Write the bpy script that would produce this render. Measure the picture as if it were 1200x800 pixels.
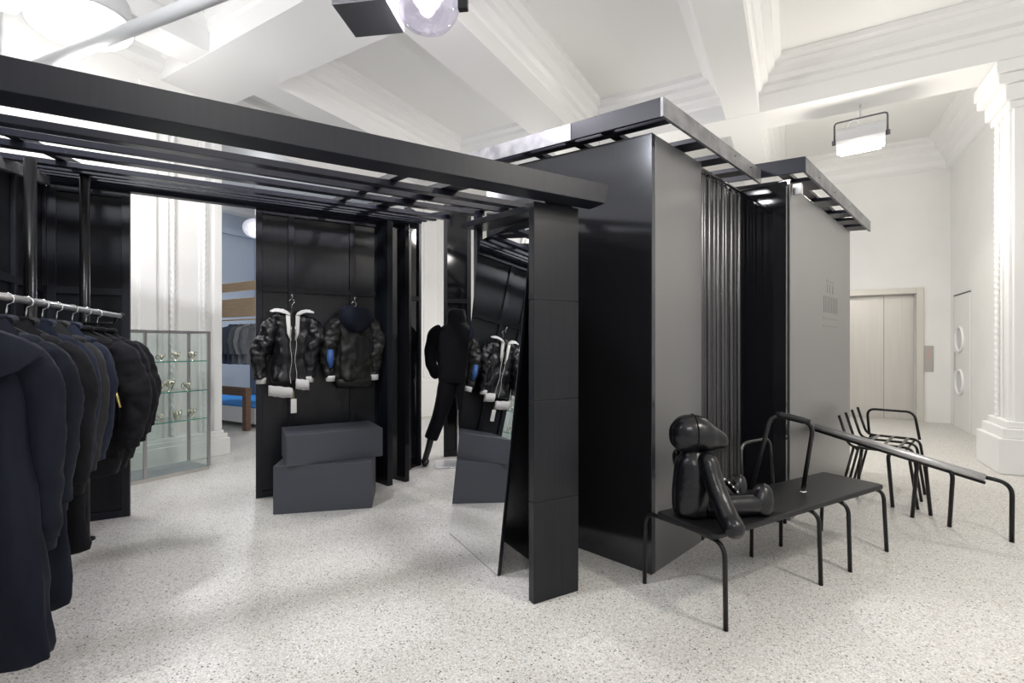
import bpy, math, random
from mathutils import Vector, Matrix

# ------------------------------------------------------------------ scene, camera, light
sc = bpy.context.scene
C = sc.collection
for o in list(bpy.data.objects):
    bpy.data.objects.remove(o)
random.seed(7)

F_PX = 567.0            # 17 mm lens on a 1200 px wide frame
CAM_H = 1.30
cam_d = bpy.data.cameras.new('camera')
cam_d.sensor_width = 36.0
cam_d.lens = 36.0 * F_PX / 1200.0
cam_d.shift_y = 5.0 / 1200.0
cam_d.clip_start = 0.02
cam = bpy.data.objects.new('camera', cam_d)
C.objects.link(cam)
cam.location = (0, 0, CAM_H)
cam.rotation_euler = (math.pi / 2, 0, 0)
sc.camera = cam

w = bpy.data.worlds.new('world')
sc.world = w
w.use_nodes = True
bg = w.node_tree.nodes['Background']
bg.inputs[0].default_value = (0.93, 0.96, 1.0, 1)
bg.inputs[1].default_value = 0.55

sc.view_settings.view_transform = 'Standard'
sc.view_settings.look = 'None'
sc.view_settings.gamma = 1.0
sc.view_settings.exposure = 0.0
sc.view_settings.use_curve_mapping = False
sc.cycles.use_denoising = True
sc.cycles.max_bounces = 10
sc.cycles.diffuse_bounces = 5
sc.cycles.glossy_bounces = 5
sc.cycles.transmission_bounces = 8
sc.cycles.transparent_max_bounces = 12
sc.cycles.sample_clamp_indirect = 6.0
sc.cycles.caustics_reflective = False
sc.cycles.caustics_refractive = False

LAMP_W = 100.0          # watts of each ceiling flood lamp

# ------------------------------------------------------------------ frames of reference
ROOM_A = math.atan2(.864, .503)     # room: local x = depth d, local y = cross c
A_ANG = math.radians(29.6)          # black pavilion on the left
A_ORG = (.110, 2.429, 0)
B_ANG = math.radians(45.05)         # black block on the right
B_ORG = (.794, 2.745, 0)
BEN_ANG = math.radians(30)
BEN_ORG = (.933, 2.222, 0)
RAIL_ANG = math.radians(23.6)
RAIL_ORG = (-1.85, 1.75, 0)

def room(d, c, z=0.0):
    return Vector((.503 * d - .864 * c, .864 * d + .503 * c, z))

# ------------------------------------------------------------------ materials
MATS = {}
def mat(name, color, rough=.5, metal=0.0, spec=.5, noise=None, bump=None, emit=None, sheen=0, trans=0, ior=1.45, coat=0, alpha=1):
    m = bpy.data.materials.new(name)
    m.use_nodes = True
    nt = m.node_tree
    b = nt.nodes['Principled BSDF']
    b.inputs['Base Color'].default_value = (*color, 1)
    b.inputs['Roughness'].default_value = rough
    b.inputs['Metallic'].default_value = metal
    b.inputs['Specular IOR Level'].default_value = spec
    b.inputs['IOR'].default_value = ior
    if sheen:
        b.inputs['Sheen Weight'].default_value = sheen
        b.inputs['Sheen Roughness'].default_value = .4
    if trans:
        b.inputs['Transmission Weight'].default_value = trans
    if coat:
        b.inputs['Coat Weight'].default_value = coat
        b.inputs['Coat Roughness'].default_value = .1
    if emit:
        b.inputs['Emission Color'].default_value = (*emit[0], 1)
        b.inputs['Emission Strength'].default_value = emit[1]
    if alpha < 1:
        b.inputs['Alpha'].default_value = alpha
    tc = nt.nodes.new('ShaderNodeTexCoord')
    if noise:                       # (scale xyz, color2, detail)
        scl, c2, det = noise
        mp = nt.nodes.new('ShaderNodeMapping')
        mp.inputs['Scale'].default_value = scl
        nt.links.new(tc.outputs['Object'], mp.inputs['Vector'])
        nz = nt.nodes.new('ShaderNodeTexNoise')
        nz.inputs['Scale'].default_value = 1
        nz.inputs['Detail'].default_value = det
        nt.links.new(mp.outputs['Vector'], nz.inputs['Vector'])
        cr = nt.nodes.new('ShaderNodeValToRGB')
        cr.color_ramp.elements[0].position = .35
        cr.color_ramp.elements[1].position = .68
        cr.color_ramp.elements[0].color = (*color, 1)
        cr.color_ramp.elements[1].color = (*c2, 1)
        nt.links.new(nz.outputs['Fac'], cr.inputs['Fac'])
        nt.links.new(cr.outputs['Color'], b.inputs['Base Color'])
    if bump:                        # (scale xyz, strength, distance)
        scl, st, dist = bump
        mp = nt.nodes.new('ShaderNodeMapping')
        mp.inputs['Scale'].default_value = scl
        nt.links.new(tc.outputs['Object'], mp.inputs['Vector'])
        nz = nt.nodes.new('ShaderNodeTexNoise')
        nz.inputs['Scale'].default_value = 1
        nz.inputs['Detail'].default_value = 3
        nt.links.new(mp.outputs['Vector'], nz.inputs['Vector'])
        bp = nt.nodes.new('ShaderNodeBump')
        bp.inputs['Strength'].default_value = st
        bp.inputs['Distance'].default_value = dist
        nt.links.new(nz.outputs['Fac'], bp.inputs['Height'])
        nt.links.new(bp.outputs['Normal'], b.inputs['Normal'])
    MATS[name] = m
    return m

mat('white_wall', (.86, .86, .85), .6, noise=((2, 2, 2), (.83, .83, .82), 3))
mat('white_trim', (.87, .87, .87), .45)
mat('ceiling_white', (.84, .84, .83), .7)
mat('blue_grey_wall', (.42, .48, .58), .7)
mat('black_satin', (.006, .007, .010), .30, spec=.38, noise=((60, 60, 1.5), (.010, .011, .015), 3), bump=((160, 160, 2), .05, .001))
mat('black_matt', (.008, .009, .014), .42, spec=.36, noise=((50, 50, 1.5), (.011, .0125, .019), 3))
mat('black_gloss', (.006, .006, .008), .07, spec=.35, bump=((90, 90, 1.0), .02, .001))
mat('black_sheet', (.26, .26, .265), .33, metal=.9, bump=((150, 150, 1.2), .08, .001))
mat('pipe_sheet', (.075, .075, .08), .25, metal=.9)
mat('gloss_sheet', (.095, .097, .108), .13, metal=.9, bump=((90, 90, 1.0), .03, .001))
mat('slat_navy', (.009, .010, .020), .4, spec=.36)
mat('galvanised', (.30, .30, .31), .5, metal=.7, noise=((9, 9, 9), (.17, .17, .18), 5))
mat('tube_black', (.007, .007, .008), .28, spec=.4)
mat('tube_steel', (.10, .10, .10), .3, metal=.85)
mat('chrome', (.75, .75, .76), .15, metal=1)
mat('rail_grey', (.55, .55, .56), .3, metal=.8)
mat('case_metal', (.42, .41, .42), .35, metal=.75)
mat('brushed_steel', (.60, .58, .55), .35, metal=.6, noise=((30, 30, 1), (.57, .55, .52), 2))
mat('steel_frame', (.60, .59, .54), .4, metal=.3)
mat('seat_pad', (.010, .0105, .012), .45, spec=.35, bump=((300, 300, 300), .1, .001))
mat('doll_leather', (.005, .005, .007), .27, spec=.5, bump=((16, 16, 16), .45, .010))
mat('navy_cotton', (.006, .0075, .014), .75, spec=.12, sheen=.04, bump=((60, 60, 25), .4, .003), noise=((14, 14, 5), (.010, .012, .020), 3))
mat('denim', (.009, .012, .024), .8, spec=.12, sheen=.05, bump=((70, 70, 25), .4, .003), noise=((10, 10, 4), (.020, .026, .044), 3))
mat('black_cotton', (.006, .006, .008), .75, spec=.12, sheen=.04, bump=((60, 60, 25), .45, .003))
mat('black_nylon', (.005, .005, .007), .36, spec=.42, bump=((26, 26, 14), .6, .008))
mat('olive_black', (.009, .009, .0085), .45, spec=.35, bump=((20, 20, 12), .5, .006))
mat('charcoal_wool', (.022, .022, .024), .85, spec=.12, sheen=.06, bump=((80, 80, 40), .3, .002))
mat('white_knit', (.55, .545, .54), .85, bump=((160, 20, 20), .5, .003))
mat('grey_box', (.062, .066, .082), .5, spec=.4)
mat('zip_gold', (.75, .62, .25), .35, metal=.8)
mat('blue_panel', (.03, .09, .28), .5)
mat('paper_tag', (.75, .75, .72), .7)
mat('wood_dark', (.11, .06, .04), .5, noise=((4, 4, 40), (.17, .10, .065), 4))
mat('wood_light', (.66, .46, .28), .6, noise=((4, 4, 30), (.72, .53, .34), 4))
mat('blue_mat', (.02, .22, .62), .7)
mat('grey_cloth', (.16, .17, .19), .9)
mat('slate_cloth', (.08, .10, .14), .9)
mat('pale_cloth', (.34, .36, .38), .9)
mat('lamp_housing', (.16, .16, .17), .45, metal=.5)
mat('lamp_shell', (.62, .63, .65), .4)
mat('lamp_glow', (1, 1, 1), .5, emit=((1.0, .98, .96), 9.0))
mat('lamp_glass', (.50, .48, .56), .12, emit=((.93, .90, 1.0), .38), noise=((9, 9, 9), (.72, .70, .78), 4))
mat('floor_lamp_glow', (1, 1, 1), .4, emit=((1, 1, .97), 4.0))
mat('cup_gold', (.72, .69, .58), .22, metal=.9)
mat('cup_dark', (.05, .045, .04), .3, metal=.6)
mat('mannequin_black', (.02, .02, .02), .35)
mat('base_plate', (.62, .63, .66), .3, metal=.3)
mat('mirror_glass', (.93, .94, .94), .0, metal=1)
mat('print_grey', (.235, .235, .24), .36, metal=.9)
mat('dark_recess', (.10, .10, .10), .8)
mat('door_white', (.84, .84, .83), .5)
mat('call_plate', (.48, .46, .44), .4, metal=.5)
mat('red_led', (.55, .30, .27), .4, emit=((1, .4, .3), .12))

def glass_mat(name, tint, base, edge):
    m = bpy.data.materials.new(name)
    m.use_nodes = True
    nt = m.node_tree
    nt.nodes.remove(nt.nodes['Principled BSDF'])
    out = nt.nodes['Material Output']
    tr = nt.nodes.new('ShaderNodeBsdfTransparent')
    tr.inputs[0].default_value = (*tint, 1)
    gl = nt.nodes.new('ShaderNodeBsdfGlossy')
    gl.inputs['Roughness'].default_value = .02
    lw = nt.nodes.new('ShaderNodeLayerWeight')
    lw.inputs[0].default_value = .5
    pw = nt.nodes.new('ShaderNodeMath')
    pw.operation = 'POWER'
    pw.inputs[1].default_value = 5
    nt.links.new(lw.outputs['Facing'], pw.inputs[0])
    ma = nt.nodes.new('ShaderNodeMath')
    ma.operation = 'MULTIPLY_ADD'
    ma.inputs[1].default_value = edge
    ma.inputs[2].default_value = base
    nt.links.new(pw.outputs[0], ma.inputs[0])
    mx = nt.nodes.new('ShaderNodeMixShader')
    nt.links.new(ma.outputs[0], mx.inputs[0])
    nt.links.new(tr.outputs[0], mx.inputs[1])
    nt.links.new(gl.outputs[0], mx.inputs[2])
    nt.links.new(mx.outputs[0], out.inputs[0])
    MATS[name] = m
glass_mat('globe_glass', (.90, .88, .96), .16, .6)
glass_mat('glass', (.972, .99, .986), .03, .5)
mat('glass_edge', (.10, .42, .36), .15, alpha=.85)

def terrazzo():
    m = bpy.data.materials.new('terrazzo')
    m.use_nodes = True
    nt = m.node_tree
    b = nt.nodes['Principled BSDF']
    tc = nt.nodes.new('ShaderNodeTexCoord')
    def vor(scale, rnd=1.0):
        v = nt.nodes.new('ShaderNodeTexVoronoi')
        v.inputs['Scale'].default_value = scale
        v.inputs['Randomness'].default_value = rnd
        nt.links.new(tc.outputs['Object'], v.inputs['Vector'])
        return v
    def ramp(src, els, const=True):
        r = nt.nodes.new('ShaderNodeValToRGB')
        cr = r.color_ramp
        cr.interpolation = 'CONSTANT' if const else 'LINEAR'
        while len(cr.elements) < len(els):
            cr.elements.new(.5)
        for e, (p, c) in zip(cr.elements, els):
            e.position = p
            e.color = (*c, 1)
        nt.links.new(src, r.inputs['Fac'])
        return r
    def sep(v):
        s = nt.nodes.new('ShaderNodeSeparateColor')
        nt.links.new(v.outputs['Color'], s.inputs[0])
        return s
    def mix(fac, a, bb):
        x = nt.nodes.new('ShaderNodeMix')
        x.data_type = 'RGBA'
        nt.links.new(fac, x.inputs['Factor'])
        nt.links.new(a, x.inputs['A'])
        nt.links.new(bb, x.inputs['B'])
        return x.outputs['Result']
    v1 = vor(180)
    s1 = sep(v1)
    base = ramp(s1.outputs[0], [(0, (.57, .56, .54)), (.22, (.64, .63, .615)), (.52, (.70, .69, .675)), (.74, (.78, .775, .765)),
                                (.86, (.50, .48, .46)), (.945, (.33, .325, .32))])
    v2 = vor(95)
    s2 = sep(v2)
    chips = ramp(s2.outputs[1], [(0, (.80, .79, .77)), (.3, (.50, .43, .36)), (.45, (.42, .41, .41)), (.62, (.16, .155, .155)), (.72, (.07, .07, .075)),
                                 (.8, (.60, .57, .52)), (.92, (.36, .30, .25))])
    pick = ramp(s2.outputs[0], [(0, (0, 0, 0)), (.72, (1, 1, 1))])
    near = ramp(v2.outputs['Distance'], [(0, (1, 1, 1)), (.42, (0, 0, 0))])
    mul = nt.nodes.new('ShaderNodeMath')
    mul.operation = 'MULTIPLY'
    nt.links.new(pick.outputs[0], mul.inputs[0])
    nt.links.new(near.outputs[0], mul.inputs[1])
    col = mix(mul.outputs[0], base.outputs[0], chips.outputs[0])
    nz = nt.nodes.new('ShaderNodeTexNoise')
    nz.inputs['Scale'].default_value = 1.3
    nz.inputs['Detail'].default_value = 4
    nt.links.new(tc.outputs['Object'], nz.inputs['Vector'])
    tint = ramp(nz.outputs['Fac'], [(.3, (.97, .965, .95)), (.7, (1.0, 1.0, 1.0))], False)
    x = nt.nodes.new('ShaderNodeMix')
    x.data_type = 'RGBA'
    x.blend_type = 'MULTIPLY'
    x.inputs['Factor'].default_value = 1
    nt.links.new(col, x.inputs['A'])
    nt.links.new(tint.outputs[0], x.inputs['B'])
    nt.links.new(x.outputs['Result'], b.inputs['Base Color'])
    b.inputs['Roughness'].default_value = .42
    b.inputs['Specular IOR Level'].default_value = .3
    MATS['terrazzo'] = m
terrazzo()

# ------------------------------------------------------------------ mesh helpers
class MB:
    def __init__(self):
        self.v, self.f = [], []
    def add(self, vs, fs):
        o = len(self.v)
        self.v += [tuple(x) for x in vs]
        self.f += [tuple(i + o for i in f) for f in fs]
        return self
    def hexa(self, p):              # 8 points: bottom ccw, top ccw
        return self.add(p, [(3, 2, 1, 0), (4, 5, 6, 7), (0, 1, 5, 4), (1, 2, 6, 5), (2, 3, 7, 6), (3, 0, 4, 7)])
    def box(self, x0, x1, y0, y1, z0, z1):
        return self.hexa([(x0, y0, z0), (x1, y0, z0), (x1, y1, z0), (x0, y1, z0), (x0, y0, z1), (x1, y0, z1), (x1, y1, z1), (x0, y1, z1)])
    def slope_box(self, x0, x1, y0, y1, za, zb, th):   # bottom z is za at y0 and zb at y1
        return self.hexa([(x0, y0, za), (x1, y0, za), (x1, y1, zb), (x0, y1, zb), (x0, y0, za + th), (x1, y0, za + th), (x1, y1, zb + th), (x0, y1, zb + th)])
    def prism(self, poly, a0, a1, axis='x'):   # poly in the two other axes
        n = len(poly)
        def P(a, q):
            return (a, q[0], q[1]) if axis == 'x' else ((q[0], a, q[1]) if axis == 'y' else (q[0], q[1], a))
        vs = [P(a0, q) for q in poly] + [P(a1, q) for q in poly]
        fs = [tuple(range(n - 1, -1, -1)), tuple(range(n, 2 * n))] + [(i, (i + 1) % n, n + (i + 1) % n, n + i) for i in range(n)]
        return self.add(vs, fs)
    def loft(self, rings, cap=True, closed=False):
        n = len(rings[0])
        vs = [p for r in rings for p in r]
        fs = []
        m = len(rings)
        for k in range(m if closed else m - 1):
            a, b = k * n, ((k + 1) % m) * n
            fs += [(a + i, a + (i + 1) % n, b + (i + 1) % n, b + i) for i in range(n)]
        if cap and not closed:
            fs += [tuple(range(n - 1, -1, -1)), tuple(range((m - 1) * n, m * n))]
        return self.add(vs, fs)
    def tube(self, pts, r, n=8, closed=False, mod=None):
        pts = [Vector(p) for p in pts]
        m = len(pts)
        rad = r if isinstance(r, (list, tuple)) else [r] * m
        rings = []
        up = None
        for i, p in enumerate(pts):
            if closed:
                t = (pts[(i + 1) % m] - pts[i - 1]).normalized()
            else:
                t = (pts[min(i + 1, m - 1)] - pts[max(i - 1, 0)]).normalized()
            if up is None:
                ref = Vector((0, 0, 1)) if abs(t.z) < .9 else Vector((0, 1, 0))
                up = (ref - t * ref.dot(t)).normalized()
            else:
                up = (up - t * up.dot(t))
                up = up.normalized() if up.length > 1e-6 else Vector((1, 0, 0))
            sd = t.cross(up)
            ring = []
            for k in range(n):
                a = 2 * math.pi * k / n
                rr = rad[i] * (mod(i / max(1, m - 1), a) if mod else 1)
                ring.append(p + (up * math.cos(a) + sd * math.sin(a)) * rr)
            rings.append(ring)
        return self.loft(rings, True, closed)
    def lathe(self, prof, c=(0, 0, 0), n=20):
        rings = [[(c[0] + r * math.cos(2 * math.pi * k / n), c[1] + r * math.sin(2 * math.pi * k / n), c[2] + z) for k in range(n)] for r, z in prof]
        return self.loft(rings)
    def ellipsoid(self, c, rad, n=18, m=12, M=None):
        rings = []
        for j in range(m + 1):
            th = max(.02, min(math.pi - .02, math.pi * j / m))
            ring = []
            for k in range(n):
                a = 2 * math.pi * k / n
                p = Vector((rad[0] * math.sin(th) * math.cos(a), rad[1] * math.sin(th) * math.sin(a), rad[2] * math.cos(th)))
                if M is not None:
                    p = M @ p
                ring.append(p + Vector(c))
            rings.append(ring)
        return self.loft(rings)
    def build(self, name, material, parent=None, loc=None, rz=0.0, smooth=False, bevel=0.0, sub=0):
        me = bpy.data.meshes.new(name)
        me.from_pydata(self.v, [], self.f)
        me.validate()
        import bmesh
        bm = bmesh.new()
        bm.from_mesh(me)
        bmesh.ops.recalc_face_normals(bm, faces=bm.faces)
        bm.to_mesh(me)
        bm.free()
        me.materials.append(MATS[material])
        if smooth:
            for p in me.polygons:
                p.use_smooth = len(p.vertices) <= 4
        o = bpy.data.objects.new(name, me)
        C.objects.link(o)
        if parent is not None:
            o.parent = parent
        if loc is not None:
            o.location = loc
        o.rotation_euler = (0, 0, rz)
        if bevel:
            md = o.modifiers.new('bevel', 'BEVEL')
            md.width = bevel
            md.segments = 2
            md.limit_method = 'ANGLE'
        if sub:
            md = o.modifiers.new('sub', 'SUBSURF')
            md.levels = sub
            md.render_levels = sub
        return o

def tag(o, label, cat, group=None):
    o['label'] = label
    o['category'] = cat
    if group:
        o['group'] = group
    return o

def thing(name, label, cat, loc=(0, 0, 0), rz=0.0, group=None):
    o = bpy.data.objects.new(name, None)
    C.objects.link(o)
    o.empty_display_size = .1
    o.location = loc
    o.rotation_euler = (0, 0, rz)
    return tag(o, label, cat, group)

def struct(o, label=None):
    o['kind'] = 'structure'
    if label:
        o['label'] = label
    return o

def dup(root, loc=None, rz=None, label=None):
    def cp(o, par):
        c = o.copy()
        C.objects.link(c)
        c.parent = par
        for ch in o.children:
            cp(ch, c)
        return c
    r = cp(root, None)
    if loc is not None:
        r.location = loc
    if rz is not None:
        r.rotation_euler = (0, 0, rz)
    if label:
        r['label'] = label
    return r

def fillet(pts, r, n=6):
    pts = [Vector(p) for p in pts]
    out = [pts[0]]
    for i in range(1, len(pts) - 1):
        p, a, b = pts[i], pts[i - 1], pts[i + 1]
        da, db = (a - p), (b - p)
        k = min(r, da.length * .49, db.length * .49)
        s, e = p + da.normalized() * k, p + db.normalized() * k
        for j in range(n + 1):
            t = j / n
            out.append(s * (1 - t) ** 2 + p * 2 * t * (1 - t) + e * t * t)
    out.append(pts[-1])
    return out

def catmull(keys, per=6):
    """keys: tuples of floats -> smoothly interpolated list"""
    out = []
    n = len(keys)
    for i in range(n - 1):
        k0, k1, k2, k3 = keys[max(0, i - 1)], keys[i], keys[i + 1], keys[min(n - 1, i + 2)]
        for j in range(per):
            t = j / per
            out.append(tuple(.5 * ((2 * b) + (-a + c) * t + (2 * a - 5 * b + 4 * c - d) * t * t + (-a + 3 * b - 3 * c + d) * t ** 3)
                             for a, b, c, d in zip(k0, k1, k2, k3)))
    out.append(tuple(keys[-1]))
    return out

def limb(mb, keys, n=16, per=5, mod=None):
    """keys: (x, y, z, r)"""
    ks = catmull(keys, per)
    mb.tube([k[:3] for k in ks], [max(.003, k[3]) for k in ks], n, mod=mod)
    return mb

# ================================================================== THE ROOM
R = ROOM_A
CEIL = 4.75
BEAM = 4.20
def rbox(name, material, d0, d1, c0, c1, z0, z1, bevel=0.0, parent=None):
    o = MB().box(d0, d1, c0, c1, z0, z1).build(name, material, parent, rz=0 if parent else R, bevel=bevel)
    return o

fl = MB().box(-5, 14, -5, 14, -.10, 0).build('floor', 'terrazzo', rz=R)
struct(fl, 'pale speckled terrazzo floor')
struct(rbox('ceiling', 'ceiling_white', -5, 11.2, -3.0, 13.5, CEIL, CEIL + .2), 'white plaster ceiling')
wl = rbox('wall_left', 'white_wall', -5, 3.25, 5.97, 6.45, 0, CEIL)
struct(wl, 'white panelled wall with rope mouldings behind the pavilion')
wlf = rbox('wall_left_far', 'white_wall', 6.6, 11.2, 5.97, 6.45, 0, CEIL)
struct(wlf)
struct(rbox('wall_right', 'white_wall', -5, 11.2, -2.7, -2.27, 0, CEIL), 'plain white wall beyond the lift')
struct(rbox('wall_far', 'blue_grey_wall', -5, 14, 11.0, 11.3, 0, CEIL), 'blue grey wall of the next room')
struct(rbox('wall_far_end', 'blue_grey_wall', 11.2, 11.5, 6.45, 11.0, 0, CEIL))

# back wall with the lift opening
wb = MB()
LD0, LD1, LH = -1.82, -.62, 2.20         # lift opening in c, height
wb.box(10.7, 11.2, -2.7, LD0, 0, CEIL).box(10.7, 11.2, LD1, 6.45, 0, CEIL).box(10.7, 11.2, LD0, LD1, LH, CEIL)
struct(wb.build('wall_back', 'white_wall', rz=R), 'white back wall around the lift')

# lift doors
ld = MB().box(0, .05, LD0 - .10, LD0, 0, LH + .10).box(0, .05, LD1, LD1 + .10, 0, LH + .10).box(0, .05, LD0, LD1, LH, LH + .10).build('door_1', 'steel_frame', loc=room(10.66, 0), rz=R, bevel=.004)
struct(ld, 'brushed steel lift doors in a pale frame')
half = (LD0 + LD1) / 2
for a, b_ in ((LD0, half - .18), (half - .176, LD1)):
    MB().box(.20, .24, a, b_, 0, LH).build('door_leaf', 'brushed_steel', ld, bevel=.003)
cp = thing('lift_call_panel', 'slim steel call plate with red lights beside the lift door', 'call panel', room(10.70, -1.98, 0), R)
MB().box(-.012, 0, -.07, .07, .86, 1.30).build('plate', 'call_plate', cp, bevel=.003)
for k in range(3):
    MB().box(-.018, -.012, -.02, .02, 1.20 - k * .05, 1.225 - k * .05).build('indicator', 'red_led', cp)

# door with two round portholes in the right wall
dr = MB().box(0, .82, -.012, .0, 0, 2.10).build('door_2', 'door_white', loc=room(9.60, -2.255), rz=R, bevel=.002)
struct(dr, 'white flush door with two round portholes')
MB().box(-.01, .83, -.006, .004, 2.10, 2.118).build('door_head_gap', 'dark_recess', dr)
MB().box(.82, .828, -.006, .003, 0, 2.10).build('door_edge_gap', 'lamp_shell', dr)
MB().box(.75, .775, .0, .015, .9, 1.2).build('handle', 'brushed_steel', dr, bevel=.004)
for z in (1.40, .73):
    ring = MB()
    ring.tube([(.48 + .19 * math.cos(t * math.pi / 14), .012, z + .19 * math.sin(t * math.pi / 14)) for t in range(28)], .018, 8, closed=True)
    po = ring.build('porthole', 'white_trim', dr, smooth=True)
    disc = MB()
    disc.prism([(.48 + .18 * math.cos(t * math.pi / 14), z + .18 * math.sin(t * math.pi / 14)) for t in range(28)], 0, .004, 'y')
    disc.build('pane', 'lamp_shell', po)

# beams with stepped cornices
def beam_profile(h, BEAM=BEAM):
    return [(-h, BEAM), (h, BEAM), (h, BEAM + .20), (h + .03, BEAM + .22), (h + .05, BEAM + .28), (h + .10, BEAM + .30), (h + .11, BEAM + .36),
            (h + .17, BEAM + .42), (h + .18, BEAM + .47), (h + .24, BEAM + .50), (h + .25, CEIL),
            (-h - .25, CEIL), (-h - .24, BEAM + .50), (-h - .18, BEAM + .47), (-h - .17, BEAM + .42), (-h - .11, BEAM + .36),
            (-h - .10, BEAM + .30), (-h - .05, BEAM + .28), (-h - .03, BEAM + .22), (-h, BEAM + .20)]
n_tr = 1
def trim(mb, material='white_trim', label=None, bevel=0):
    global n_tr
    o = mb.build('trim_%d' % n_tr, material, rz=R, bevel=bevel)
    n_tr += 1
    return struct(o, label)
for c0, hh in ((.56, .19), (2.85, .27), (5.2, .2)):
    trim(MB().prism([(c0 + x, z) for x, z in beam_profile(hh)], -5, 10.7, 'x'), label='white plaster ceiling beam with stepped cornice')
for d0, hh in ((2.98, .35), (7.02, .28), (-1.2, .3)):
    trim(MB().prism([(d0 + x, z) for x, z in beam_profile(hh, BEAM - .004)], -2.3, 6.0, 'y'), label='white plaster cross beam with stepped cornice')
# cornice along walls
def cornice(side):
    p = [(0, CEIL), (.34, CEIL), (.33, CEIL - .05), (.26, CEIL - .08), (.25, CEIL - .14), (.18, CEIL - .2), (.17, CEIL - .27), (.09, CEIL - .34), (.08, CEIL - .42), (.04, CEIL - .46), (0, CEIL - .48)]
    return [(x * side, z) for x, z in p]
trim(MB().prism([(-2.27 + x, z) for x, z in cornice(1)], -5, 10.7, 'x'))
trim(MB().prism([(5.97 + x, z) for x, z in cornice(-1)], -5, 3.25, 'x'))
trim(MB().prism([(5.97 + x, z) for x, z in cornice(-1)], 3.25, 10.7, 'x'), label='white lintel cornice over the opening to the next room')
trim(MB().box(3.25, 6.6, 5.97, 6.45, 3.85, CEIL))
trim(MB().prism([(10.7 + x, z) for x, z in cornice(-1)], -2.3, 6.0, 'y'))

# left pilaster: plinth, shaft strips and carved rope mouldings
trim(MB().box(1.0, 3.34, 5.88, 5.97, 0, .20).box(1.0, 3.32, 5.90, 5.97, .20, .25).box(1.0, 3.29, 5.93, 5.97, .25, .29), bevel=.008, label='white stepped plinth of the left pilaster')
trim(MB().box(2.42, 2.58, 5.93, 5.97, .29, 4.1).box(3.02, 3.12, 5.945, 5.97, .29, 4.1).box(3.18, 3.27, 5.93, 5.99, .29, 4.1).box(2.66, 2.70, 5.945, 5.97, .29, 4.1), bevel=.008)
def rope(d, c, z0, z1, r=.022, pitch=.075):
    n = int((z1 - z0) / .018)
    pts = [(d, c, z0 + (z1 - z0) * k / n) for k in range(n + 1)]
    return MB().tube(pts, r, 10, mod=lambda t, a: 1 + .28 * math.sin(a * 2 + t * (z1 - z0) / pitch * 2 * math.pi))
for d in (2.745, 3.075):
    o = rope(d, 5.95, .29, 4.1).build('trim_%d' % n_tr, 'white_trim', rz=R, smooth=True)
    n_tr += 1
    struct(o, 'carved white rope moulding on the left pilaster')
# far-left pilaster seen past the mannequin
trim(MB().box(6.55, 7.6, 5.80, 5.97, .0, .62).box(6.58, 7.55, 5.83, 5.97, .62, .70).box(6.62, 7.5, 5.87, 5.97, .70, 4.1), bevel=.01)
trim(MB().box(6.85, 6.92, 5.84, 5.88, .70, 4.1).box(7.25, 7.32, 5.84, 5.88, .70, 4.1), bevel=.008)
# right pilaster
rp = MB()
rp.box(6.73, 7.44, -2.27, -1.80, 0, .36).box(6.76, 7.41, -2.27, -1.84, .36, .46).box(6.80, 7.38, -2.27, -1.88, .46, .53)
rp.box(6.86, 7.33, -2.27, -1.94, .53, 3.80)
trim(rp, bevel=.01, label='white pilaster with stepped plinth near the right edge')
rc = MB()
rc.box(6.82, 7.37, -2.27, -1.90, 3.72, 3.80).box(6.78, 7.40, -2.27, -1.86, 3.80, 3.96).box(6.74, 7.43, -2.27, -1.80, 3.96, 4.06).box(6.72, 7.45, -2.27, -1.78, 4.06, 4.19)
trim(rc, bevel=.012, label='stepped capital of the right pilaster')
trim(MB().box(6.88, 6.96, -1.97, -1.915, .53, 3.72).box(7.00, 7.03, -1.95, -1.925, .53, 3.72).box(7.10, 7.13, -1.95, -1.925, .53, 3.72)
     .box(6.835, 6.87, -2.27, -2.20, .53, 3.72).box(6.83, 6.87, -2.03, -1.94, .53, 3.72).box(6.845, 6.87, -2.08, -2.05, .53, 3.72), bevel=.006)
o = rope(7.24, -1.93, .53, 3.72, .028, .07).build('trim_%d' % n_tr, 'white_trim', rz=R, smooth=True)
n_tr += 1
struct(o, 'carved white rope moulding on the right pilaster')
# far room arches and blue strip
ar = MB()
for d in (3.6, 5.6, 7.6, 9.6):
    ar.box(d, d + .12, 10.9, 11.0, 2.3, 3.9).box(d + 1.2, d + 1.32, 10.9, 11.0, 2.3, 3.9).box(d, d + 1.32, 10.9, 11.0, 3.8, 3.95)
ar.box(-5, 11.2, 10.88, 11.0, 2.2, 2.32)
trim(ar, 'blue_grey_wall')
trim(MB().prism([(11.0 + x, z) for x, z in cornice(-1)], -5, 11.2, 'x'))

# ================================================================== PAVILION ON THE LEFT
A = thing('display_pavilion', 'large black lean-to display pavilion with slatted roof and panelled back', 'pavilion', A_ORG, A_ANG)
def zr(v):
    return 2.042 + .186 * v
# front fascia (mitred end)
MB().hexa([(-2.9, -.14, 2.028), (.345, -.14, 2.028), (.345, -.012, 2.028), (-2.9, -.012, 2.028),
           (-2.9, -.14, 2.130), (.372, -.14, 2.130), (.372, -.012, 2.130), (-2.9, -.012, 2.130)]).build('fascia', 'black_matt', A, bevel=.003)
# pillar: panels stacked
zs = [0, .51, 1.022, 1.533, 2.028]
pil = MB().box(.006, .273, .006, .053, 0, 2.028).build('pillar', 'black_matt', A)
for a, b_ in zip(zs[:-1], zs[1:]):
    MB().box(0, .279, 0, .050, a + .001, b_ - .001).build('panel', 'black_satin', pil, bevel=.002)
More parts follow.
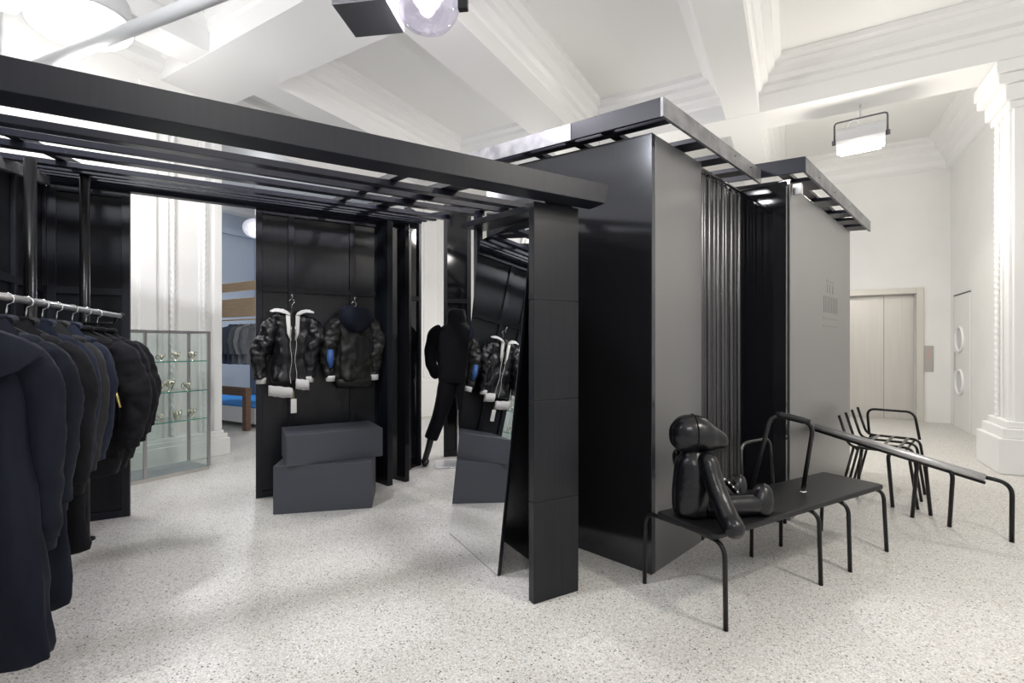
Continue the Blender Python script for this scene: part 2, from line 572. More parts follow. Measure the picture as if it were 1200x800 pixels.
# roof slats run parallel to the fascia
for v0, v1 in ((.40, .52), (.745, .795), (1.12, 1.275), (1.78, 1.93), (2.10, 2.20), (2.36, 2.43)):
    MB().slope_box(-2.75, .28, v0, v1, zr(v0), zr(v1), .032).build('roof_slat', 'slat_navy', A, bevel=.002)
# rafters over the slats
for u, w_ in ((-2.72, .06), (-2.235, .05), (-.62, .05), (-.34, .10), (.23, .05)):
    MB().slope_box(u, u + w_, -.012, 2.66, zr(-.012) + .032, zr(2.66) + .032, .035).build('rafter', 'black_matt', A, bevel=.002)
# back beam
MB().box(-2.75, .28, 2.585, 2.66, 2.475, 2.60).build('back_beam', 'slat_navy', A, bevel=.003)
MB().box(-2.75, .28, 2.50, 2.53, 2.50, 2.545).build('back_batten', 'slat_navy', A, bevel=.002)
def wall_panel(u0, u1, v, H, stiles, rails, name='back_panel', face=-1):
    """panel lying along u at depth v with raised stiles and rails on the side facing the room"""
    p = MB().box(u0, u1, v, v + .02, 0, H).build(name, 'black_satin', A)
    y0, y1 = (v - .022, v) if face < 0 else (v + .02, v + .042)
    for s, w_ in stiles:
        MB().box(s, s + w_, y0, y1, 0, H).build('stile', 'black_matt', p, bevel=.002)
    edges = sorted(stiles)
    for z, h in rails:
        for (s0, w0), (s1, w1) in zip(edges[:-1], edges[1:]):
            MB().box(s0 + w0, s1, y0, y1, z, z + h).build('rail', 'black_matt', p, bevel=.002)
    return p
wall_panel(-1.157, -.10, 2.615, 2.49, [(-1.157, .05), (-.905, .05), (-.385, .05), (-.15, .05)], [(0, .055), (1.765, .05), (2.43, .06)])
wall_panel(-2.48, -2.008, 2.615, 2.475, [(-2.48, .05), (-2.058, .05)], [(0, .055), (1.68, .05), (2.42, .055)])
# left side wall, its top follows the roof
def zs_(v):
    return 2.13 + .168 * (v - .7)
sw = MB().hexa([(-2.52, .7, 0), (-2.50, .7, 0), (-2.50, 2.635, 0), (-2.52, 2.635, 0), (-2.52, .7, zs_(.7)), (-2.50, .7, zs_(.7)), (-2.50, 2.635, zs_(2.635)), (-2.52, 2.635, zs_(2.635))]).build('side_panel', 'black_satin', A)
for v in (.7, 1.42, 2.02, 2.565):
    MB().box(-2.50, -2.478, v, v + .05, 0, zs_(v)).build('stile', 'black_matt', sw, bevel=.002)
for z in (0, 1.68):
    for v0, v1 in ((.75, 1.42), (1.47, 2.02), (2.07, 2.565)):
        MB().box(-2.50, -2.478, v0, v1, z, z + .05).build('rail', 'black_matt', sw, bevel=.002)
MB().slope_box(-2.53, -2.46, .6, 2.6, zs_(.6), zs_(2.6), .07).build('side_beam', 'galvanised', A, bevel=.003)
# right side wall behind the mirror
rw = MB().box(.245, .278, .054, 1.13, 0, 2.02).build('side_panel', 'black_satin', A, bevel=.002)
MB().box(.20, .245, 1.08, 1.14, 0, 2.24).build('stile', 'slat_navy', rw, bevel=.002)
MB().slope_box(.10, .28, .05, 1.14, 2.02, 2.14, .04).build('side_beam', 'black_satin', A, bevel=.003)
# vertical fins right of the panel
def fin(mb, x, y, dx, dy, L, th, z1):
    l = math.hypot(dx, dy)
    dx, dy = dx / l, dy / l
    nx, ny = dy, -dx
    p = [(x, y), (x + dx * L, y + dy * L), (x + dx * L + nx * th, y + dy * L + ny * th), (x + nx * th, y + ny * th)]
    return mb.prism(p, 0, z1, 'z')
fin(MB(), -.085, 2.40, -.30, .95, .24, .055, 2.47).build('fin', 'black_satin', A, bevel=.002)
fin(MB(), .096, 2.45, -.386, .92, .22, .05, 2.48).build('fin', 'black_gloss', A, bevel=.002)
# posts
for x, y in ((-2.18, 2.16), (-2.30, 1.62)):
    z1 = zr(y)
    p = MB().tube([(x, y, 0), (x, y, z1)], .0275, 16).build('post', 'tube_black', A, smooth=True)
    MB().lathe([(.056, 0), (.056, .010), (.03, .016)], (x, y, 0), 20).build('foot_plate', 'tube_black', p, smooth=True)

# freestanding screens behind
def screen(label, x, y, rz, W, H, railz):
    t = thing('display_screen', label, 'screen', (x, y, 0), rz, 'black screens behind the pavilion')
    MB().box(.03, W - .03, .01, .03, 0, H).build('panel', 'black_gloss', t)
    for a in (0, W - .045):
        MB().box(a, a + .045, -.01, .05, 0, H).build('stile', 'black_matt', t, bevel=.002)
    for z in railz:
        MB().box(.045, W - .045, -.01, .012, z, z + .05).build('rail', 'charcoal_wool', t, bevel=.002)
    return t
screen('narrow black screen just left of the bright gap beside the mannequin', -1.085, 5.05, math.radians(68), .24, 2.75, (1.78,))
screen('black glossy screen directly behind the mannequin', -.80, 5.66, math.radians(8), .32, 2.95, (1.80, .02, 2.88))

# ================================================================== LEANING MIRROR
mir = thing('leaning_mirror', 'tall frameless mirror leaning against the pavilion side wall', 'mirror', A_ORG, A_ANG)
def mir_pt(v, z, off=0):
    return (-.02 + .235 * z / 2.06 + off, v, z)
V0, V1 = .354, 1.075
MB().hexa([mir_pt(V0, .002, .003), mir_pt(V0, .002, .022), mir_pt(V1, .002, .022), mir_pt(V1, .002, .003),
           mir_pt(V0, 2.055, .003), mir_pt(V0, 2.055, .022), mir_pt(V1, 2.055, .022), mir_pt(V1, 2.055, .003)]).build('backing', 'black_satin', mir)
MB().hexa([mir_pt(V0 + .004, .006), mir_pt(V0 + .004, .006, .0028), mir_pt(V1 - .004, .006, .0028), mir_pt(V1 - .004, .006),
           mir_pt(V0 + .004, 2.051), mir_pt(V0 + .004, 2.051, .0028), mir_pt(V1 - .004, 2.051, .0028), mir_pt(V1 - .004, 2.051)]).build('glass', 'mirror_glass', mir)

# ================================================================== BLOCK ON THE RIGHT
B = thing('black_kiosk', 'tall black metal kiosk with overhanging slatted roof behind the bench', 'kiosk', B_ORG, B_ANG)
def zb(q):
    return 2.51 + .094 * max(q, 0)
MB().hexa([(0, 0, 0), (.04, 0, 0), (.04, 1.40, 0), (0, 1.40, 0), (0, 0, zb(0)), (.04, 0, zb(0)), (.04, 1.40, zb(1.4)), (0, 1.40, zb(1.4))]).build('side_wall', 'gloss_sheet', B, bevel=.002)
MB().box(.0405, .655, .001, .04, 0, 2.51).build('front_panel', 'black_sheet', B, bevel=.002)
MB().box(.0405, 1.40, 1.36, 1.40, 0, 2.60).build('back_wall', 'black_satin', B)
MB().box(1.40, 1.43, -.30, 1.40, 0, 2.50).build('divider_wall', 'black_gloss', B, bevel=.002)
MB().box(1.50, 3.595, -.30, -.262, 0, 2.50).build('front_panel', 'black_sheet', B, bevel=.002)
MB().box(.66, 1.39, .05, .06, 0, 2.50).build('curtain_backing', 'black_satin', B)
NT = 15
rod = MB().tube([(.64, .02, 2.49), (1.39, .02, 2.49)], .010, 8).build('curtain_rod', 'tube_steel', B, smooth=True)
for k in range(NT):
    x = .685 + (1.375 - .685) * k / (NT - 1)
    amp = .007 * math.sin(k * 2.3)
    MB().lathe([(.021, 0), (.0235, .01), (.0235, 2.43), (.010, 2.46)], (x, .018 + amp, .005), 14).build('curtain_pipe', 'pipe_sheet', B, smooth=True)
# roof of the front part
MB().box(-.10, 1.44, -.122, -.104, 2.530, 2.636).build('roof_fascia', 'galvanised', B, bevel=.002)
MB().slope_box(-.10, -.082, -.104, .50, 2.530, 2.530 + .094 * .604, .106).build('roof_fascia', 'slat_navy', B, bevel=.002)
MB().slope_box(-.10, -.082, .503, 1.75, 2.587, 2.587 + .094 * 1.247, .106).build('roof_fascia', 'galvanised', B, bevel=.002)
for p0, p1 in ((.0, .06), (.40, .54), (.76, .89), (1.10, 1.22)):
    MB().slope_box(p0, p1, -.104, 1.7, 2.55, 2.55 + .094 * 1.804, .03).build('roof_slat', 'slat_navy', B, bevel=.002)
for q in (.30, .58, .95, 1.35):
    MB().box(-.082, 1.40, q, q + .06, 2.553 + .094 * (q + .104) + .03, 2.58 + .094 * (q + .104) + .03).build('roof_batten', 'slat_navy', B, bevel=.002)
# roof of the far part
MB().box(1.445, 3.99, -.418, -.400, 2.545, 2.655).build('roof_fascia', 'galvanised', B, bevel=.002)
MB().slope_box(1.425, 1.444, -.418, .30, 2.545, 2.545 + .067, .110).build('roof_fascia', 'slat_navy', B, bevel=.002)
for p0, p1 in ((1.72, 2.02), (2.42, 2.66), (2.98, 3.2), (3.36, 3.58), (3.72, 3.96)):
    MB().slope_box(p0, p1, -.40, .5, 2.56, 2.56 + .08, .03).build('roof_slat', 'slat_navy', B, bevel=.002)
MB().box(1.46, 3.97, -.27, -.20, 2.60, 2.63).build('roof_batten', 'slat_navy', B, bevel=.002)
MB().box(1.52, 1.56, -.37, -.31, 2.42, 2.50).box(1.50, 1.53, -.30, -.22, 2.50, 2.54).build('bracket', 'chrome', B, bevel=.002)
for p_ in (.9, 1.2, 1.8, 2.3, 2.9):
    MB().lathe([(.006, 0), (.006, .004)], (p_, (-.126 if p_ < 1.4 else -.422), 2.59), 8).build('bolt', 'dark_recess', B)
# faint printed mark on the far panel
pr = MB()
for k in range(3):
    pr.box(2.62 + .10 * k, 2.66 + .10 * k, -.3015, -.3005, 1.78, 1.86)
pr.box(2.60, 2.88, -.3015, -.3005, 1.88, 1.90)
for k in range(8):
    pr.box(2.50 + .07 * k, 2.53 + .07 * k, -.3015, -.3005, 1.60, 1.75)
pr.box(2.48, 3.05, -.3015, -.3005, 1.54, 1.555).box(2.48, 3.05, -.3015, -.3005, 1.47, 1.485)
pr.build('printed_mark', 'print_grey', B)

# ================================================================== BENCH AND DOLL
ben = thing('bench', 'long black bench with thin bent tube legs in front of the kiosk', 'bench', BEN_ORG, BEN_ANG)
def rounded_rect(x0, x1, y0, y1, r, n=6):
    out = []
    for cx, cy, a0 in ((x1 - r, y1 - r, 0), (x0 + r, y1 - r, 90), (x0 + r, y0 + r, 180), (x1 - r, y0 + r, 270)):
        for k in range(n + 1):
            a = math.radians(a0 + 90 * k / n)
            out.append((cx + r * math.cos(a), cy + r * math.sin(a)))
    return out
MB().prism(rounded_rect(0, 1.62, 0, .365, .03), .402, .432, 'z').build('seat', 'seat_pad', ben, bevel=.010)
def leg(pts, r=.0115, name='leg', par=ben, m='tube_black', rf=.07):
    return MB().tube(fillet(pts, rf, 7), r, 10).build(name, m, par, smooth=True)
leg([(.05, .12, .392), (.034, -.025, .392), (.032, -.032, 0)])
leg([(.05, .25, .392), (.036, .47, .392), (.036, .475, 0)])
for u in (.845, 1.153):
    leg([(u - .01, .12, .392), (u, -.012, .392), (u + .004, -.020, 0)])
    leg([(u, .25, .392), (u + .008, .385, .392), (u + .01, .39, 0)])
leg([(1.52, .10, .392), (1.650, .02, .392), (1.662, .007, 0)])
leg([(1.52, .26, .392), (1.65, .38, .392), (1.66, .40, 0)])
leg([(.74, .372, .38), (.735, .38, .71), (1.06, .40, .71), (1.12, .413, .38)], .009, 'back_hoop', m='tube_steel')
ah = leg([(1.013, .169, .425), (1.10, .15, .835), (.985, .345, .875), (.80, .355, .42)], .0125, 'arm_hoop')
MB().tube([(1.09, .165, .840), (1.075, .20, .848), (1.01, .30, .872), (.998, .325, .876)], [.015, .021, .021, .015], 12).build('arm_pad', 'seat_pad', ah, smooth=True)
MB().lathe([(.022, .4315), (.022, .438), (.012, .440)], (1.013, .169, 0), 14).build('flange', 'chrome', ah, smooth=True)

doll = thing('leather_doll', 'black leather doll with pointed snout sitting on the bench', 'doll', (BEN_ORG[0] - .056, BEN_ORG[1] - .0325, .432), BEN_ANG)
# torso leaning slightly, sitting at u~.2 v~.24
tor = MB()
limb(tor, [(.185, .235, .0, .05), (.185, .235, .012, .088), (.19, .235, .09, .098), (.195, .235, .18, .096), (.20, .235, .26, .088), (.205, .235, .305, .066), (.21, .235, .33, .05)], 20)
tor.build('torso', 'doll_leather', doll, smooth=True)
hd = MB()
hk = catmull([(-.128, .0, .012), (-.118, .0, .052), (-.075, .005, .090), (-.01, .006, .100), (.055, -.002, .088), (.10, -.014, .064), (.135, -.024, .047), (.156, -.028, .032), (.164, -.028, .008)], 5)
rings = []
HR = math.radians(-32)
for x, zc, r in hk:
    ring = []
    for k in range(20):
        lx, ly = x, r * .96 * math.cos(2 * math.pi * k / 20)
        ring.append((.215 + lx * math.cos(HR) - ly * math.sin(HR), .235 + lx * math.sin(HR) + ly * math.cos(HR), .408 + zc + r * math.sin(2 * math.pi * k / 20)))
    rings.append(ring)
hd.loft(rings)
hdo = hd.build('head', 'doll_leather', doll, smooth=True)
MB().tube([(.205 - .099 * math.cos(t * math.pi / 16) * math.sin(HR), .241 + .099 * math.cos(t * math.pi / 16) * math.cos(HR), .413 + .102 * math.sin(t * math.pi / 16)) for t in range(32)], .0025, 6, closed=True).build('seam', 'black_cotton', hdo, smooth=True)
# near arm hangs over the front edge
ar1 = limb(MB(), [(.198, .175, .305, .030), (.196, .140, .290, .046), (.186, .105, .215, .048), (.172, .055, .135, .047), (.150, -.005, .065, .050), (.128, -.055, .030, .048), (.118, -.080, .014, .028), (.116, -.085, .010, .008)], 16)
ar1.build('arm', 'doll_leather', doll, smooth=True)
ar2 = limb(MB(), [(.22, .325, .295, .030), (.235, .345, .275, .044), (.27, .355, .20, .042), (.33, .345, .155, .040), (.385, .325, .165, .036), (.40, .32, .17, .012)], 16)
ar2.build('arm', 'doll_leather', doll, smooth=True)
l1 = limb(MB(), [(.20, .17, .05, .040), (.25, .155, .055, .058), (.35, .115, .056, .057), (.44, .080, .056, .054), (.49, .066, .055, .052)], 16)
l1.build('leg', 'doll_leather', doll, smooth=True)
f1 = limb(MB(), [(.488, .062, .001, .022), (.490, .062, .014, .050), (.500, .060, .055, .062), (.512, .058, .100, .054), (.524, .056, .138, .036), (.530, .055, .155, .010)], 16)
f1.build('foot', 'doll_leather', doll, smooth=True)
l2 = limb(MB(), [(.20, .29, .05, .040), (.25, .29, .055, .056), (.38, .275, .056, .052), (.52, .262, .054, .050), (.57, .26, .052, .048)], 16)
l2.build('leg', 'doll_leather', doll, smooth=True)
f2 = limb(MB(), [(.570, .26, .001, .02), (.575, .26, .014, .048), (.585, .26, .055, .058), (.597, .26, .098, .050), (.610, .26, .132, .034), (.614, .26, .148, .010)], 16)
f2.build('foot', 'doll_leather', doll, smooth=True)
# strap lying in the lap
st = thing('studded_strap', 'studded black strap lying in the lap of the doll', 'strap', (BEN_ORG[0], BEN_ORG[1], .432), BEN_ANG)
sp = catmull([(.30, .235, .17), (.345, .215, .155), (.385, .20, .12), (.42, .185, .075), (.44, .18, .035)], 5)
MB().tube(sp, .014, 8).build('band', 'black_nylon', st, smooth=True)
for k in range(2, len(sp) - 2, 3):
    MB().ellipsoid((sp[k][0] - .004, sp[k][1] - .013, sp[k][2] + .003), (.009, .006, .009), 10, 6).build('stud', 'chrome', st, smooth=True)

# ================================================================== SLOPING TUBE RAIL
rl = thing('sloping_tube_rail', 'low sloping steel rail on bent tube legs right of the bench', 'rail')
R0, R1 = Vector((2.535, 4.05, .628)), Vector((3.23, 3.30, .398))
MB().tube([R0, R0.lerp(R1, .5), R1], .027, 14).build('top_tube', 'rail_grey', rl, smooth=True)
MB().tube([R0 + Vector((0, 0, -.034)), R1 + Vector((0, 0, -.034))], .011, 10).build('lower_tube', 'tube_black', rl, smooth=True)
def rleg(pts, rf=.08):
    return MB().tube(fillet(pts, rf, 7), .0135, 10).build('leg', 'tube_black', rl, smooth=True)
rleg([(3.033, 3.667, 0), (2.985, 3.56, .47), (2.95, 3.80, .47), (3.068, 3.90, 0)], .07)
rleg([(3.143, 3.477, 0), (3.10, 3.40, .425), (3.09, 3.62, .435), (3.21, 3.71, 0)], .07)
rleg([R1 - (R1 - R0).normalized() * .05, R1 + Vector((.11, -.07, -.018)), (3.31, 3.205, 0)])

# ================================================================== SLATTED TUBE CHAIRS
def chair(label, loc, rz):
    t = thing('tube_chair', label, 'chair', loc, rz, 'slatted tube chairs')
    for k in range(4):
        x = .27 * k
        MB().tube(fillet([(x, .075, .69), (x, .0, .43), (x, -.40, .43), (x - .03, -.46, 0)], .06, 6), .0115, 8).build('slat_tube', 'tube_black', t, smooth=True)
        MB().tube([(x + .01, -.03, .425), (x - .02, .06, 0)], .0105, 8).build('leg', 'tube_black', t, smooth=True)
    for y, z in ((-.05, .415), (-.36, .415)):
        MB().tube([(0, y, z), (.81, y, z)], .009, 8).build('cross_tube', 'tube_black', t, smooth=True)
    for k in range(3):
        y = -.10 - .11 * k
        MB().box(.0, .81, y - .012, y + .012, .436, .442).build('seat_strip', 'tube_black', t)
    MB().tube(fillet([(.81, -.02, .43), (.83, .0, .68), (.83, -.36, .68), (.81, -.40, .43)], .07, 7), .0115, 8).build('arm_hoop', 'tube_black', t, smooth=True)
    MB().tube([(.06, -.08, .42), (.02, -.05, 0)], .013, 8).build('leg', 'tube_black', t, smooth=True)
    return t
ch = chair('black slatted tube chair standing behind the sloping rail', (2.92, 4.19, 0), B_ANG)
dup(ch, (2.9, 5.75, 0), B_ANG + .2, 'black tube chair glimpsed through the slot between the kiosk panels')

# ================================================================== GREY BOXES
tag(MB().box(0, .734, 0, .44, 0, .370).build('plinth_box', 'grey_box', loc=(-1.839, 3.723, 0), rz=math.atan2(.156, .717), bevel=.003),
    'larger dark grey plinth box on the floor under another box', 'box', 'stacked plinth boxes')
tag(MB().box(0, .737, 0, .47, 0, .237).build('plinth_box', 'grey_box', loc=(-1.729, 3.713, .3705), rz=math.radians(30), bevel=.003),
    'flatter dark grey plinth box stacked crosswise on top below the jackets', 'box', 'stacked plinth boxes')

# ================================================================== CLOTHES
CREASE = {}
def crease(o, strength, size):
    key = round(size, 3)
    if key not in CREASE:
        tx = bpy.data.textures.new('crease', 'CLOUDS')
        tx.noise_scale = size
        tx.noise_depth = 2
        CREASE[key] = tx
    md = o.modifiers.new('sub', 'SUBSURF')
    md.levels = md.render_levels = 1
    md = o.modifiers.new('crease', 'DISPLACE')
    md.texture = CREASE[key]
    md.texture_coords = 'GLOBAL'
    md.strength = strength
    md.mid_level = .5
    return o

def torso_mesh(W, L, T, hem, seed, fold=.012, z_sh=-.17, nseg=40):
    rnd = random.Random(seed)
    ph = [rnd.uniform(0, 6.28) for _ in range(6)]
    fr = [rnd.choice((4, 5, 6)), rnd.choice((7, 8, 9)), rnd.choice((11, 13))]
    keys = [(-.085, .055, .045), (-.115, .075, .05), (-.135, .14, .055), (z_sh, W * .78, .062), (z_sh - .06, W * .86, T * .85), (-.40, W * .84, T),
            (-(.4 + (L - .4) * .5), W * (.84 + hem) / 2, T * 1.05), (-L, W * hem, T * 1.1)]
    rings = []
    for z, a, b in catmull(keys, 5):
        t = max(0, min(1, (-z - .2) / (L - .2)))
        ring = []
        for k in range(nseg):
            th = 2 * math.pi * k / nseg
            ct, st_ = math.cos(th), math.sin(th)
            e = .8
            x = a * math.copysign(abs(ct) ** e, ct)
            y = b * math.copysign(abs(st_) ** e, st_)
            f = fold * t * (math.sin(fr[0] * th + ph[0]) + .6 * math.sin(fr[1] * th + ph[1] + z * 3) + .35 * math.sin(fr[2] * th + ph[2]))
            f += fold * .22 * min(1, max(0, t * 3)) * math.sin(z * 22 + ph[3] + 2 * math.sin(th * 2 + ph[4]))
            ring.append((x + f * ct, y + f * st_, z))
        rings.append(ring)
    return MB().loft(rings)

def sleeve_mesh(sx, W, sl, seed, r0=.062, r1=.052, fwd=-.03, bulge=1.08, z_sh=-.17):
    rnd = random.Random(seed + (3 if sx > 0 else 9))
    p1, p2 = rnd.uniform(0, 6.28), rnd.uniform(0, 6.28)
    keys = [(sx * W * .66, 0, z_sh - .005, r0 * .75), (sx * W * .86, fwd * .2, z_sh - .05, r0), (sx * W * 1.0, fwd * .6, z_sh - .16, r0 * 1.05),
            (sx * W * bulge, fwd, z_sh - (sl + z_sh) * .55, r0 * 1.02), (sx * W * (bulge - .03), fwd * 1.6, -sl + .08, r1 * 1.1), (sx * W * (bulge - .07), fwd * 1.8, -sl, r1)]
    ks = catmull(keys, 7)
    return MB().tube([k[:3] for k in ks], [k[3] for k in ks], 18,
                     mod=lambda t, a: 1 + .03 * math.sin(t * 26 + p1 + 2.4 * math.sin(a + p2)) * min(1, 2 * t) + .05 * math.sin(a * 3 + t * 9 + p2))

def hanger(label, loc, rz, W, group, hook='chrome'):
    t = thing('clothes_hanger', label, 'hanger', loc, rz, group)
    pts = [(.0, 0, -.085), (.0, 0, -.05)]
    for k in range(11):
        a = math.radians(-80 + 26 * k)
        pts.append((.021 * math.cos(a), 0, -.008 + .021 * math.sin(a)))
    MB().tube(pts, .0028, 8).build('hook', hook, t, smooth=True)
    MB().tube(catmull([(-W, 0, -.165), (-W * .5, 0, -.118), (0, 0, -.088), (W * .5, 0, -.118), (W, 0, -.165)], 4), [.006] * 17, 8).build('arms', 'tube_black', t, smooth=True)
    return t

def garment(name, label, cat, loc, rz, W, L, T, sl, material, hem=.95, seed=1, fold=.012, group=None, collar=None, cuff=None, hemband=None, r0=.062, r1=.052, bulge=1.08, fwd=-.03, crs=.02, bulge_r=None, placket=True):
    t = thing(name, label, cat, loc, rz, group)
    crease(torso_mesh(W, L, T, hem, seed, fold).build('body', material, t, smooth=True), crs, .10)
    for sx in (-1, 1):
        bl = bulge if sx < 0 or bulge_r is None else bulge_r
        s = crease(sleeve_mesh(sx, W, sl, seed, r0, r1, fwd, bl).build('sleeve', material, t, smooth=True), crs, .06)
        if cuff:
            x = sx * W * (bl - .075)
            MB().lathe([(r1 * .9, 0), (r1 * .86, -.02), (r1 * .8, -.05), (r1 * .7, -.052)], (x, fwd * 1.85, -sl + .012), 16).build('cuff', cuff, s, smooth=True)
    if collar == 'shirt':
        c = MB()
        for sx in (-1, 1):
            c.add([(sx * .01, -.062, -.085), (sx * .075, -.035, -.075), (sx * .115, -.05, -.125), (sx * .105, -.085, -.205), (sx * .05, -.088, -.18), (sx * .012, -.075, -.13)],
                  [(0, 1, 2, 3, 4, 5)])
        c.tube(catmull([(-.075, -.03, -.085), (-.06, .045, -.075), (0, .06, -.072), (.06, .045, -.075), (.075, -.03, -.085)], 5), .016, 8)
        o = c.build('collar', material, t, smooth=True)
        md = o.modifiers.new('solid', 'SOLIDIFY')
        md.thickness = .006
    elif collar == 'rib':
        MB().tube([(.07 * math.cos(a), .05 * math.sin(a), -.088) for a in [2 * math.pi * k / 24 for k in range(24)]], .014, 8, closed=True).build('collar', material, t, smooth=True)
    if hemband:
        rings = []
        for z, g in ((-L + .03, 1.0), (-L, .97), (-L - .05, .90), (-L - .055, .8)):
            rings.append([(W * hem * g * math.copysign(abs(math.cos(a)) ** .8, math.cos(a)), T * 1.1 * g * math.copysign(abs(math.sin(a)) ** .8, math.sin(a)), z) for a in [2 * math.pi * k / 36 for k in range(36)]])
        MB().loft(rings).build('hem_band', hemband, t, smooth=True)
    if placket:
        MB().box(-.018, .018, -T * 1.04 - .012, -T * .9, -L + .05, -.24).build('placket', material, t, bevel=.004)
    return t

# rail that carries the coats
rx = thing('clothes_rail', 'grey tubular clothes rail holding the dark coats', 'rail', RAIL_ORG, RAIL_ANG)
RZ = 1.479
MB().tube([(0, -.75, RZ), (0, 1.27, RZ)], .014, 12).build('bar', 'rail_grey', rx, smooth=True)
MB().ellipsoid((0, 1.28, RZ), (.021, .021, .021), 12, 8).build('end_knob', 'tube_black', rx, smooth=True)
MB().tube(fillet([(0, 1.20, RZ - .014), (0, 1.20, RZ - .05), (-.355, 1.20, RZ - .05)], .03), .009, 8).build('bracket', 'tube_black', rx, smooth=True)
MB().tube(fillet([(0, -.62, RZ - .014), (0, -.62, RZ - .05), (-.39, -.62, RZ - .05), (-.39, -.62, 0)], .03), .012, 8).build('bracket', 'tube_black', rx, smooth=True)

def on_rail(s, z=RZ):
    v = Matrix.Rotation(RAIL_ANG, 3, 'Z') @ Vector((0, s, 0))
    return (RAIL_ORG[0] + v.x, RAIL_ORG[1] + v.y, z)
HZ = RZ + .002
G = 'dark garments on the clothes rail'
specs = [
    # s, kind, W, L, T, sleeve, mat, hem, label
    (-.27, 'coat', .215, 1.21, .065, .82, 'navy_cotton', 1.12, 'long dark navy coat with wide shirt collar, nearest on the rail'),
    (-.11, 'coat', .215, 1.12, .050, .72, 'navy_cotton', 1.05, 'mid-length navy coat with turned-back cuff, second on the rail'),
    (.04, 'coat', .215, .98, .050, .70, 'black_cotton', 1.00, 'black cotton coat, third on the rail behind the navy coats'),
    (.18, 'jacket', .19, .70, .055, .68, 'denim', .92, 'faded indigo overshirt hanging mid rail'),
    (.31, 'jacket', .18, .70, .055, .66, 'charcoal_wool', .92, 'charcoal grey jacket hanging behind the indigo overshirt'),
    (.44, 'jacket', .170, .66, .055, .64, 'denim', .92, 'short dark indigo jacket hanging just before the bombers'),
    (.60, 'bomber', .225, .74, .065, .62, 'black_cotton', .86, 'black bomber jacket with gold zip on the sleeve'),
    (.76, 'bomber', .212, .75, .065, .62, 'black_cotton', .86, 'plain black bomber jacket, second from the far end of the rail'),
    (.91, 'bomber', .200, .73, .060, .60, 'black_cotton', .86, 'black quilted jacket at the far end of the rail'),
]
for i, (s, kind, W, L, T, sl, m, hem, lab) in enumerate(specs):
    hanger('hanger carrying the ' + lab.split(',')[0], on_rail(s, HZ), RAIL_ANG, W * .7, 'hangers on the clothes rail')
    g = garment('hanging_' + kind, lab, kind if kind != 'bomber' else 'jacket', on_rail(s, HZ - .012), RAIL_ANG, W, L, T, sl, m, hem, 11 + i * 5, .032 if kind == 'coat' else (.010 if kind != 'bomber' else .008), G,
                collar='shirt' if kind != 'bomber' else 'rib', cuff=('black_cotton' if kind == 'bomber' else m), hemband=('black_cotton' if kind == 'bomber' else None),
                r0=.066 if kind == 'bomber' else .050, r1=.050 if kind == 'bomber' else .042, bulge=1.12 if kind == 'bomber' else .98, fwd=-.03 if kind != 'coat' else (.035 if i == 0 else -.005), crs=.024 if kind == 'bomber' else .014)
    if i == 0:
        c_ = MB().loft([[(.02, -.075, -.10), (.02, -.06, -.10), (.02, -.055, -.33), (.02, -.095, -.34)], [(.12, -.075, -.115), (.12, -.06, -.11), (.12, -.055, -.27), (.12, -.092, -.28)], [(.19, -.06, -.15), (.19, -.04, -.145), (.19, -.04, -.235), (.19, -.085, -.25)], [(.235, -.045, -.185), (.235, -.03, -.18), (.235, -.03, -.195), (.235, -.06, -.20)]])
        c_.build('wide_collar', 'navy_cotton', g, smooth=True, bevel=.003)
    if i == 6:
        z_ = MB().tube([(.190, -.106, -.36), (.200, -.110, -.40), (.214, -.110, -.46)], [.005, .007, .005], 6)
        z_.build('zip', 'zip_gold', g, smooth=True)

# jackets on the panel (front of the panel is the -v side)
def on_panel(u, v, z):
    p = Matrix.Rotation(A_ANG, 3, 'Z') @ Vector((u, v, 0))
    return (A_ORG[0] + p.x, A_ORG[1] + p.y, z)
for u, z, side in ((-.885, 1.70, 'left'), (-.365, 1.70, 'right')):
    hk_ = thing('wall_hook', 'small chrome peg on the black panel above the %s jacket' % side, 'hook', on_panel(u, 2.59, z), A_ANG, 'pegs on the panel')
    MB().tube(fillet([(0, .003, .0), (0, -.10, .0), (0, -.115, .03)], .02), .006, 8).build('peg', 'chrome', hk_, smooth=True)
    MB().ellipsoid((0, -.116, .032), (.011, .011, .011), 10, 8).build('ball', 'chrome', hk_, smooth=True)
    hanger('hanger carrying the %s jacket on the panel' % side, on_panel(u, 2.51, z - .012), A_ANG, .15, 'hangers on the panel')

def panel_jacket(label, u, z, m, seed, W=.195, bl=1.30, br=.74):
    return garment('hooded_jacket', label, 'jacket', on_panel(u, 2.488, z), A_ANG, W, .70, .075, .66, m, .86, seed, .014, 'hooded jackets on the panel',
                   cuff='white_knit', r0=.072, r1=.046, bulge=bl, bulge_r=br, fwd=-.02, crs=.045, placket=False)
j1 = panel_jacket('black hooded bomber with white lining and pale ribbed hem, open at the front', -.885, 1.685, 'black_nylon', 101)
